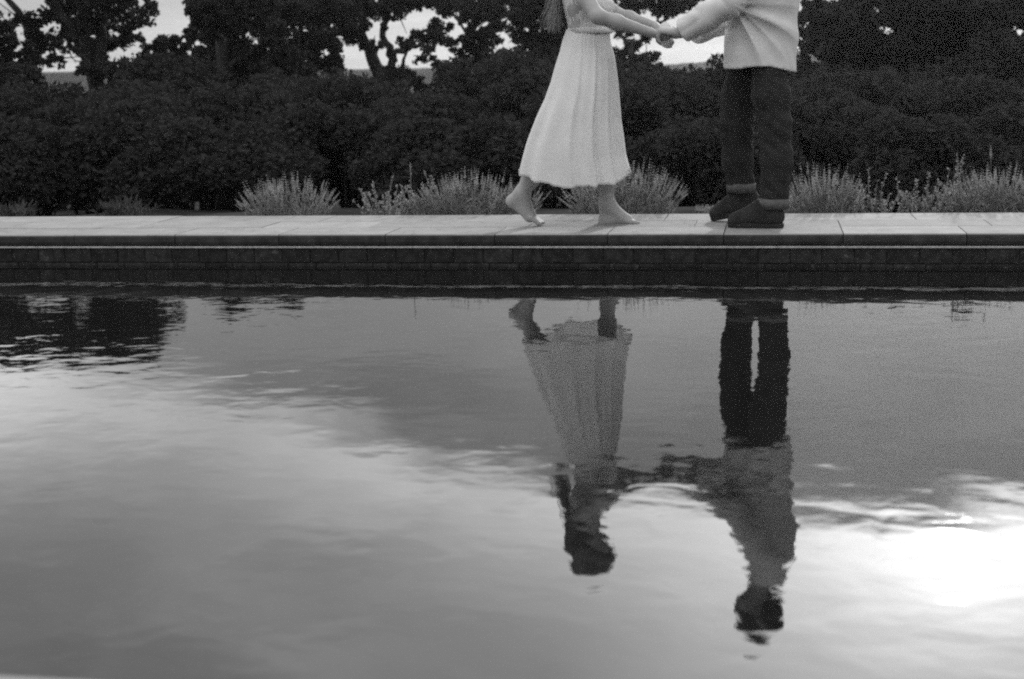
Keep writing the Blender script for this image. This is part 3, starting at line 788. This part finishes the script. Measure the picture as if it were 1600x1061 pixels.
# trunk
F.cap((-.955, 7.30, .98), (-.955, 7.43, .98), .098, .098, .05).cap((-.95, 7.33, 1.08), (-.95, 7.40, 1.08), .092, .092, .05)
F.cap((-.945, 7.325, 1.17), (-.945, 7.405, 1.17), .083, .083, .05).cap((-.955, 7.31, 1.28), (-.955, 7.42, 1.28), .088, .088, .05)
F.cap((-.972, 7.27, 1.38), (-.972, 7.46, 1.38), .062, .062, .05)
for yy in (7.31, 7.42): F.ell((-.885, yy, 1.285), (.052, .052, .055), .03)
F.chain([(-.975, 7.365, 1.40), (-.965, 7.365, 1.46), (-.945, 7.365, 1.53)], [.058, .047, .046], .03)
shN = Vector((-.985, 7.215, 1.385)); elN = at(934, 26, 7.10); wrN = at(1014, 50, 7.235)
F.chain([shN, shN.lerp(elN, .45), elN, elN.lerp(wrN, .35), wrN], [.047, .043, .034, .036, .0235], .025)
shF = Vector((-.985, 7.515, 1.385)); elF = at(962, 22, 7.56); wrF = at(1022, 40, 7.44)
F.chain([shF, shF.lerp(elF, .45), elF, elF.lerp(wrF, .35), wrF], [.047, .042, .033, .034, .023], .025)
hand(F, wrN, at(1044, 60, 7.25)-wrN, (.35, .35, 1), 1, (40, 45, 35), .18, .05, (.8, .4, .5))
hand(F, wrF, at(1052, 52, 7.40)-wrF, (.25, -.25, -1), 1, (38, 42, 30), .165, .05, (.8, .5, .5))
wh, wrot = head(F, (-.935, 7.365, 1.625), (1, 0, -.28), (0, 0, 1), .97)
link('body', F.mesh('body', WO), wroot, M['skin'])
def ball_mesh(name, r):
    v, f = [], []
    for i in range(7):
        for j in range(10):
            a = math.pi*i/6; b = 2*math.pi*j/10; v.append((r*math.sin(a)*math.cos(b), r*math.sin(a)*math.sin(b), r*math.cos(a)))
    for i in range(6):
        for j in range(10): f.append((i*10+j, (i+1)*10+j, (i+1)*10+(j+1) % 10, i*10+(j+1) % 10))
    return mesh(name, v, f, True)
em = ball_mesh('eye', .0115); em.materials.append(M['eye'])
for q in (-1, 1):
    o = link('eye', em, wroot); o.location = wh(.074, q*.032, .006) - WO
# hair: cap plus long strands down the back
H = Field((-1.2, 7.2, 1.1), (-.78, 7.53, 1.80), .006)
H.ell(wh(-.018, 0, .040), (.112, .096, .102), .02, wrot).ell(wh(-.045, 0, -.05), (.078, .090, .115), .03, wrot)
H.cap(wh(-.075, 0, -.07), Vector((-1.045, 7.365, 1.40)), .070, .050, .04, 1.45).cap(Vector((-1.045, 7.365, 1.40)), Vector((-1.085, 7.365, 1.30)), .046, .022, .03, 1.8)
H.ell(wh(.085, 0, -.055), (.075, .075, .085), 0, wrot, True)
H.disp(lambda X, Y, Z: .004*np.sin(160*Y + 25*np.sin(9*X) + 12*Z) + .003*vnoise(X, Y, Z, 90, 5))
hair = link('hair', H.mesh('hair', WO, 1), wroot, M['hairW'])
acc = Acc(); rng = np.random.default_rng(77)
for k in range(170):
    a = wh(-.10+.02*rng.normal(), .045*rng.normal(), .02-.10*rng.random())
    m = Vector((-1.075 + .018*rng.normal(), 7.365+.055*rng.normal(), 1.37))
    e = at(863 + 8*rng.normal(), 54 - abs(22*rng.normal()), 7.34+.06*rng.normal())
    m2 = m.lerp(e, .55) + Vector((-.012 + .008*rng.normal(), 0, 0))
    pts = []
    for i in range(10):
        t = i/9
        p = (1-t)**3*a + 3*t*(1-t)**2*(m+Vector((.0, 0, .05))) + 3*t*t*(1-t)*m2 + t**3*e
        pts.append(p + Vector((.004*math.sin(9*t+k), .004*math.cos(7*t+k*2), 0)) - WO)
    acc.add(tube(pts, [.0018]*6+[.0014, .0011, .0009, .0005], 3, False))
link('hair_strands', acc.mesh('hair_strands'), hair, M['hairS'], kind='stuff')

# dress: bodice rings, gathered waist, full skirt with folds and an uneven hem
def interp(tab, z):
    zs_ = [q[0] for q in tab]
    return [float(np.interp(z, zs_, [q[i] for q in tab])) for i in range(1, len(tab[0]))]
Ysk = 7.37
Ledge = [(886, 45), (880, 62), (875.5, 81), (868, 105), (862, 128), (853, 154), (842, 178), (833, 201), (825, 223), (819, 246), (812, 275)]
Redge = [(951.5, 45), (954, 66), (960, 89), (964, 121), (967, 160), (969, 190), (973, 214), (977, 242), (983, 262), (988, 285)]
Lw = [(at(x, y, Ysk).z, at(x, y, Ysk).x) for x, y in Ledge][::-1]; Rw = [(at(x, y, Ysk).z, at(x, y, Ysk).x) for x, y in Redge][::-1]
Lw = [(.36, Lw[0][1]-.02)] + Lw; Rw = [(.36, Rw[0][1]+.01)] + Rw
NT, NZ = 240, 90
ztop = 1.166
frng = random.Random(3)
SKIRT_FOLDS = [(-2.62, .16, .9), (-2.12, .20, .5), (-1.50, .07, .45), (-1.08, .06, .9), (-.70, .07, .55), (-.28, .09, .6), (.35, .16, .8), (1.1, .2, 1.0), (1.9, .15, .9), (2.6, .15, .8)]
def fold(th, t):
    """pleat pattern: broad flutes toward the hem, fine gathers near the waist"""
    w = th + .10*math.sin(2*th+1.2)*t
    rid = lambda k, p: 1-2*abs(math.sin(k*w/2+p))**.6
    w2 = w + .35*math.sin(w*1.7+.6) + .18*math.sin(3.1*w+2)
    crease = 0
    for c0, wd, am in SKIRT_FOLDS:
        q = (th-c0+math.pi) % (2*math.pi)-math.pi
        q = q + .12*(1-t)*math.sin(c0*3)
        crease += am*(math.exp(-(q/wd)**2) - .8*math.exp(-((q-1.5*wd)/(wd*1.1))**2))
    fine = math.cos(34*w) + .6*math.cos(47*w+1)
    return crease*.033*min(1, t*1.5)**1.1 + .007*math.cos(4*w2)*t + fine*.0012*math.exp(-((t-.06)/.15)**2) 
def skirt_pt(th, t):
    # hem height differs round the skirt; left side lifted by the raised heel
    cx = math.cos(th)
    hem = .388 + .004*math.cos(7*th+.8) + .003*math.cos(11*th+2.1) + .0015*math.cos(37*th) - .18*fold(th, 1.0)
    if cx < -.25: hem += .060*((-cx-.25)/.75)**.8
    if cx > .75: hem += .055*((cx-.75)/.25)**1.5
    z = ztop + (hem-ztop)*t
    xl = float(np.interp(z, [q[0] for q in Lw], [q[1] for q in Lw])); xr = float(np.interp(z, [q[0] for q in Rw], [q[1] for q in Rw]))
    a = (xr-xl)/2; c = (xr+xl)/2
    b = .118 + .175*t**.85 + .03*math.sin(math.pi*t)
    f = fold(th, t)
    # the silhouette sides keep the traced outline, the flutes work inside it
    e = 2.0
    r = 1.0
    return Vector((c + (a + f*.55)*math.cos(th), Ysk + (b + f)*math.sin(th) - .02*t, z))
v = [skirt_pt(2*math.pi*i/NT, j/(NZ-1)) - WO for j in range(NZ) for i in range(NT)]
f = [(j*NT+i, (j+1)*NT+i, (j+1)*NT+(i+1) % NT, j*NT+(i+1) % NT) for j in range(NZ-1) for i in range(NT)]
dress = link('dress', mesh('dress', v, f, True), wroot, M['dress'])
# hem band
hv = []
for j, (dz, do) in enumerate(((.014, .0016), (.0, .0020), (-.001, -.001))):
    for i in range(NT):
        th = 2*math.pi*i/NT; p = skirt_pt(th, 1.0); hv.append(p + Vector((math.cos(th)*do, math.sin(th)*do, dz)) - WO)
hf = [(j*NT+i, (j+1)*NT+i, (j+1)*NT+(i+1) % NT, j*NT+(i+1) % NT) for j in range(2) for i in range(NT)]
link('hem', mesh('hem', hv, hf, True), dress, M['dress'])
# bodice
bt = [(1.150, -1.040, -.822, .128), (1.175, -1.042, -.824, .127), (1.21, -1.048, -.822, .132), (1.27, -1.064, -.806, .146), (1.31, -1.074, -.808, .148), (1.35, -1.078, -.838, .143), (1.385, -1.076, -.862, .138)]
bv_ = []
NB_ = 22
for j in range(NB_):
    z = 1.150 + (1.385-1.150)*j/(NB_-1); xl, xr, b = interp(bt, z)
    for i in range(NT):
        th = 2*math.pi*i/NT; g = .0012*math.cos(31*th+2*math.sin(40*z)) + .0015*math.sin(z*90+3*math.cos(2*th))*(abs(math.sin(th)))
        dip = -.030*max(0, math.cos(th))**2*(j/(NB_-1))**2 - .05*max(0, abs(math.sin(th))-.75)*4*(j/(NB_-1))**2*.6
        bv_.append(Vector(((xl+xr)/2 + ((xr-xl)/2+g)*math.cos(th), Ysk-.004 + (b+g)*math.sin(th), z+dip)) - WO)
bf_ = [(j*NT+i, j*NT+(i+1) % NT, (j+1)*NT+(i+1) % NT, (j+1)*NT+i) for j in range(NB_-1) for i in range(NT)]
link('bodice', mesh('bodice', bv_, bf_, True), dress, M['dress'])
wv = []
for j, (z, do) in enumerate(((1.142, .001), (1.146, .005), (1.166, .0055), (1.171, .001))):
    xl, xr, b = interp(bt, max(z, 1.15))
    for i in range(NT):
        th = 2*math.pi*i/NT; q = do + .0012*math.cos(40*th)
        wv.append(Vector(((xl+xr)/2 + ((xr-xl)/2+q)*math.cos(th), Ysk-.003+(b+q)*math.sin(th), z + .002*math.cos(3*th))) - WO)
wf = [(j*NT+i, j*NT+(i+1) % NT, (j+1)*NT+(i+1) % NT, (j+1)*NT+i) for j in range(3) for i in range(NT)]
link('waistband', mesh('waistband', wv, wf, True), dress, M['dress'])
for yy in (7.285, 7.445):
    pts = [Vector((-.862, yy, 1.355)), Vector((-.890, yy, 1.41)), Vector((-.935, yy, 1.447)), Vector((-.985, yy, 1.450)), Vector((-1.035, yy, 1.425)), Vector((-1.068, yy, 1.375))]
    sv = []
    for i, p in enumerate(pts):
        d = (pts[min(i+1, 5)]-pts[max(i-1, 0)]).normalized(); n = Vector((-d.z, 0, d.x)); n = n if n.z > 0 else -n
        for w_, o_ in ((-.026, 0), (-.024, .004), (.024, .004), (.026, 0)): sv.append(p + Vector((0, w_, 0)) + n*o_ - WO)
    sf = [(i*4+k, i*4+k+1, i*4+5+k, i*4+4+k) for i in range(5) for k in range(3)]
    link('strap', mesh('strap', sv, sf, True), dress, M['dress'])

# ------------------------------------------------------------------ man
MO = Vector((-.06, 7.37, DECK))
mroot = empty('person', MO, 'person in a pale loose shirt, dark trousers and dark ankle boots facing left', 'person', 'couple holding hands')
B = Field((-.72, 6.95, .17), (.28, 7.80, 2.14), .0055)
shN, shF = Vector((-.008, 7.185, 1.585)), Vector((-.008, 7.555, 1.585))
elN, wrN = at(1142, 4, 7.13), at(1063, 51, 7.21)
elF, wrF = at(1128, 32, 7.60), at(1056, 52, 7.44)
B.chain([shN, elN, elN.lerp(wrN, .4), wrN], [.055, .045, .042, .029], .03)
B.chain([shF, elF, elF.lerp(wrF, .4), wrF], [.055, .045, .042, .029], .03)
hand(B, wrN, at(1036, 47, 7.225)-wrN, (-.1, .30, -1), 1, (62, 45, 35), .20, .05, (.75, .5, .5))
hand(B, wrF, at(1030, 60, 7.40)-wrF, (-.15, -.25, 1), 1, (36, 40, 30), .185, .05, (.8, .5, .6))
B.cap((-.05, 7.32, 1.08), (-.05, 7.42, 1.08), .085, .085, .05).cap((-.045, 7.32, 1.38), (-.045, 7.42, 1.38), .085, .085, .06).cap((-.02, 7.27, 1.53), (-.02, 7.47, 1.53), .07, .07, .05)
B.cap((-.05, 7.32, 1.08), (-.045, 7.32, 1.38), .085, .085, .05).cap((-.05, 7.42, 1.08), (-.045, 7.42, 1.38), .085, .085, .05)
B.chain([(-.01, 7.37, 1.60), (-.025, 7.37, 1.70), (-.045, 7.37, 1.78)], [.074, .066, .066], .03)
near_leg = [Vector((-.045, 7.285, 1.05)), at(1205, 195, 7.25), at(1208, 300, 7.22), at(1210, 326, 7.215)]
far_leg = [Vector((-.065, 7.455, 1.05)), at(1153, 195, 7.49), at(1158, 288, 7.53), at(1161, 312, 7.54)]
for lg in (near_leg, far_leg): B.chain(lg, [.085, .058, .040, .036], .03)
mh, mrot = head(B, (-.066, 7.37, 1.915), (-1, 0, -.34), (0, 0, 1), 1.12)
link('body', B.mesh('body', MO), mroot, M['skin'])
for q in (-1, 1):
    o = link('eye', em, mroot); o.location = mh(.074, q*.032, .006) - MO
H = Field((-.26, 7.2, 1.70), (.18, 7.54, 2.15), .006)
H.ell(mh(-.022, 0, .050), np.array((.108, .090, .100))*1.12, .02, mrot).ell(mh(-.055, 0, -.02), np.array((.066, .078, .066))*1.12, .03, mrot)
H.ell(mh(.10, 0, -.050), (.095, .09, .09), 0, mrot, True)
H.disp(lambda X, Y, Z: .006*vnoise(X, Y, Z, 110, 9) + .003*vnoise(X, Y, Z, 240, 10))
link('hair', H.mesh('hair', MO, 1), mroot, M['hairM'])

# trousers
T = Field((-.34, 7.05, .25), (.22, 7.72, 1.16), .007)
nl = [Vector((-.040, 7.285, 1.04)), at(1204, 150, 7.26), at(1211, 195, 7.25), at(1213, 250, 7.23), at(1209, 318, 7.22)]
fl = [Vector((-.115, 7.455, 1.04)), at(1157, 150, 7.48), at(1151, 195, 7.49), at(1152, 250, 7.51), at(1158, 293, 7.53)]
T.chain(nl, [.084, .090, .080, .076, .072], .03)  .chain(fl, [.105, .094, .082, .078, .070], .03)
T.cap((-.060, 7.32, 1.06), (-.060, 7.44, 1.06), .092, .092, .04)
zn, zf = at(1208, 316, 7.22).z, at(1161, 290, 7.53).z
def trouser_wrinkle(X, Y, Z):
    kn = np.exp(-((Z-.62)/.12)**2)+.8*np.exp(-((Z-.33)/.09)**2)+.5*np.exp(-((Z-.9)/.1)**2)
    return .0038*kn*np.sin(85*Z + 40*X + 25*Y + 2.5*np.sin(20*X+8*Y)) + .003*vnoise(X, Y, Z, 40, 3)
T.disp(trouser_wrinkle)
idx = [np.arange(T.n[i])*T.h+T.lo[i] for i in range(3)]
Yg = idx[1][None, :, None]; Zg = idx[2][None, None, :]; Xg = idx[0][:, None, None]
T.d = np.maximum(T.d, (np.where(Yg < 7.38, zn, zf) + .05*(-(Xg+.1))*.6 - Zg)).astype(np.float32)
trs = link('trousers', T.mesh('trousers', MO, 1), mroot, M['trouser'])
for lg, wd in ((nl, .073), (fl, .071)):   # turned hem
    c = lg[-1]; hv = []
    for j, (dz, dr) in enumerate(((-.002, -.006), (-.006, .004), (.040, .006), (.044, -.004))):
        for i in range(40):
            th = 2*math.pi*i/40; hv.append(c + Vector((math.cos(th)*(wd+dr), math.sin(th)*(wd+dr), dz-.018+.05*.6*-math.cos(th)*wd)) - MO)
    hf = [(j*40+i, j*40+(i+1) % 40, (j+1)*40+(i+1) % 40, (j+1)*40+i) for j in range(3) for i in range(40)]
    link('trouser_cuff', mesh('trouser_cuff', hv, hf, True), trs, M['turnup'])
# socks
for lg in (near_leg, far_leg):
    a = lg[3]; S = Acc(); S.add(tube([a + Vector((0, 0, -.06)), a, a.lerp(lg[2], .9) + Vector((0, 0, .02))], [.046, .046, .050], 20)); 
    sm = S.mesh('sock'); sm.transform(Matrix.Translation(-MO)); link('sock', sm, mroot, M['sock'])
# ankle boots
def boot(heel, toe, top, pitch, name='boot'):
    """boot from heel ground point to toe ground point (world), facing along heel->toe"""
    heel, toe = Vector(heel), Vector(toe); d = (toe-heel); L = d.length; d.normalize()
    s = Vector((0, 0, 1)).cross(d).normalized(); upv = d.cross(s)
    P = lambda a, z, y=0: heel + d*a*L + upv*z + s*y
    lo = Vector([min(heel[i], toe[i])-.09 for i in range(3)]); hi = Vector([max(heel[i], toe[i])+.09 for i in range(3)]); hi.z += .16
    Fb = Field(lo, hi, .0045)
    Fb.cap(P(.14, .055), P(.80, .046), .040, .036, .02, 1.0)
    Fb.cap(P(.16, .045), P(.86, .036), .037, .030, .02, 1.25)
    Fb.cap(P(.80, .038), P(.90, .034), .036, .028, .02, 1.3)
    Fb.cap(P(.17, .07), P(.22, .118), .044, .046, .02)
    Fb.cap(P(.34, .098), P(.66, .060), .040, .036, .03)
    Fb.cap(P(.28, .095), P(.45, .095), .044, .030, .03)
    # lace placket ridge and seam
    Fb.cap(P(.40, .142), P(.66, .094), .010, .008, .014, 2.0)
    fn = np.array(upv); top_pt = np.array(P(.2, .142))
    ix = [np.arange(Fb.n[i])*Fb.h+Fb.lo[i] for i in range(3)]
    X, Y, Z = ix[0][:, None, None], ix[1][None, :, None], ix[2][None, None, :]
    Fb.d = np.maximum(Fb.d, (X-top_pt[0])*fn[0]+(Y-top_pt[1])*fn[1]+(Z-top_pt[2])*fn[2]).astype(np.float32)
    hp = np.array(P(0, .018))
    Fb.d = np.maximum(Fb.d, -((X-hp[0])*fn[0]+(Y-hp[1])*fn[1]+(Z-hp[2])*fn[2])).astype(np.float32)
    Fb.disp(lambda X, Y, Z: .0015*vnoise(X, Y, Z, 130, 4))
    o = link(name, Fb.mesh('boot', MO, 1), mroot, M['shoe'])
    outline = [(-.0, .0), (.01, .026), (.08, .037), (.25, .038), (.45, .038), (.65, .046), (.80, .047), (.92, .036), (.985, .018), (1.0, 0)]
    ring = outline + [(a, -b) for a, b in outline[-2:0:-1]]
    n = len(ring); sv = []
    for z, g in ((0, -.003), (.006, 0), (.020, .001), (.024, -.004)):
        for a, b in ring: sv.append(P(a + (g/L if a > .5 else -g/L), z, b + (g if b > 0 else -g)) - MO)
    sf = [(j*n+i, j*n+(i+1) % n, (j+1)*n+(i+1) % n, (j+1)*n+i) for j in range(3) for i in range(n)] + [tuple(range(n-1, -1, -1)), tuple(range(3*n, 4*n))]
    me = mesh('sole', sv, sf, False)
    link('sole', me, o, M['sole'])
    la = Acc()
    for a, z in ((.42, .148), (.49, .134), (.56, .121)):
        la.add(tube([P(a, z-.012, -.030), P(a+.005, z+.002, -.012), P(a+.005, z+.003, .012), P(a, z-.012, .030)], [.0022]*4, 5))
    lm = la.mesh('laces'); lm.transform(Matrix.Translation(-MO)); link('laces', lm, o, M['trouser'])
hN = at(1225, 356, 7.2); tN = at(1137, 354.5, 7.235); hN.z = DECK+.001; tN.z = DECK+.001; boot(hN, tN, 0, 0)
tF = at(1111, 345, 7.52); tF.z = DECK+.002; hF = tF + Vector((.262, .03, .052)); boot(hF, tF, 0, 0)

# shirt: loose body and sleeves, folds fanning from the front armpit
S = Field((-.62, 6.98, .88), (.30, 7.78, 1.80), .0065)
zs_tab = [(.93, -.258, .104, .20), (1.0, -.256, .106, .20), (1.1, -.250, .110, .20), (1.2, -.245, .112, .205), (1.3, -.236, .118, .21), (1.4, -.205, .130, .22), (1.5, -.178, .134, .232), (1.60, -.145, .130, .225), (1.66, -.128, .105, .185), (1.71, -.115, .078, .125), (1.76, -.105, .056, .085)]
gx = [np.arange(S.n[i])*S.h+S.lo[i] for i in range(3)]
tz = np.array(zs_tab)
xl = np.interp(gx[2], tz[:, 0], tz[:, 1])[None, None, :]; xr = np.interp(gx[2], tz[:, 0], tz[:, 2])[None, None, :]; bb = np.interp(gx[2], tz[:, 0], tz[:, 3])[None, None, :]
aa = (xr-xl)/2; cx = (xr+xl)/2
X, Y, Z = gx[0][:, None, None], gx[1][None, :, None], gx[2][None, None, :]
k0 = (np.abs((X-cx)/aa)**2.5 + np.abs((Y-7.37)/bb)**2.5)**(1/2.5)
S.d = np.maximum((k0-1)*np.minimum(aa, bb)*.85, Z-1.755).astype(np.float32)
S.chain([shN + Vector((0, .02, .0)), shN.lerp(elN, .55), elN, elN.lerp(wrN, .5), elN.lerp(wrN, 1.25)], [.080, .074, .066, .062, .058], .035)
S.chain([shF + Vector((0, -.02, .0)), shF.lerp(elF, .55), elF, elF.lerp(wrF, .5), elF.lerp(wrF, 1.1)], [.078, .072, .072, .074, .070], .035)
ap = at(1146, 8, 7.15)
def shirt_folds(X, Y, Z):
    dx_, dz_ = X-ap.x, Z-ap.z
    rr = np.sqrt(dx_**2+dz_**2)+.02; ang = np.arctan2(-dz_, dx_)
    body = 1/(1+np.exp(-(dx_+.0)*60))
    sh_ = lambda q: 1-2*np.abs(np.sin(q/2))**.7
    fan = 1.2*sh_(10*ang + 4*rr + 1.0*np.sin(9*rr)) + .6*sh_(17*ang+1.3-6*rr)
    amp = .0105*np.exp(-((rr-.20)/.18)**2)*body*np.exp(-((ang-.75)/.75)**2)
    slv = (1-body)*.007*sh_(62*(X*.75-Z*.3) + 20*Y + 2.5*np.sin(25*Z))*np.clip((Z-.9)*3, 0, 1)
    return -amp*fan + slv*.7 + .0035*vnoise(X, Y, Z, 38, 12) + .0015*vnoise(X, Y, Z, 90, 13)
S.disp(shirt_folds)
# hem line dips towards the back; cuffs are cut square to the forearm
hemz = at(1135, 103, 7.2).z + (X-at(1135, 103, 7.2).x)*-.10 + .006*np.sin(14*X+1) + .010*np.cos((X+.07)*18)
S.d = np.maximum(S.d, np.where(Z < 1.06, hemz - Z, -.02)).astype(np.float32)
for (e_, w_) , t_ in (((elN, wrN), .95), ((elF, wrF), .62)):
    d_ = (w_-e_).normalized(); c_ = e_.lerp(w_, t_)
    pl_ = (X-c_.x)*d_.x + (Y-c_.y)*d_.y + (Z-c_.z)*d_.z
    nearby = ((X-c_.x)**2 + (Y-c_.y)**2 + (Z-c_.z)**2) < .17**2
    S.d = np.where(nearby, np.maximum(S.d, pl_), S.d).astype(np.float32)
shirt = link('shirt', S.mesh('shirt', MO, 2), mroot, M['shirt'])
# collar
cv = []
for j, (dz, r_) in enumerate(((0, .080), (.040, .074), (.041, .078), (-.004, .092))):
    for i in range(36):
        th = 2*math.pi*i/36; cv.append(Vector((-.020 + r_*math.cos(th), 7.37 + r_*.95*math.sin(th), 1.742 + dz + .02*math.cos(th))) - MO)
cf = [(j*36+i, j*36+(i+1) % 36, (j+1)*36+(i+1) % 36, (j+1)*36+i) for j in range(3) for i in range(36)]
link('collar', mesh('collar', cv, cf, True), shirt, M['shirt'])

# ------------------------------------------------------------------ haze
hz = bpy.data.materials.new('thin_haze'); hz.use_nodes = True
b = NB(hz.node_tree); b.n.clear()
pv = b.new('ShaderNodeVolumePrincipled'); pv.inputs['Color'].default_value = (.9, .9, .9, 1)
pv.inputs['Density'].default_value = .0004; pv.inputs['Anisotropy'].default_value = .85
o = b.new('ShaderNodeOutputMaterial'); b.l.new(pv.outputs[0], o.inputs['Volume'])
link('haze', mesh('haze', *box(-640, 640, -60, 640, -20, 12)), None, hz, 'thin pale haze in the air', None, None, 'stuff')
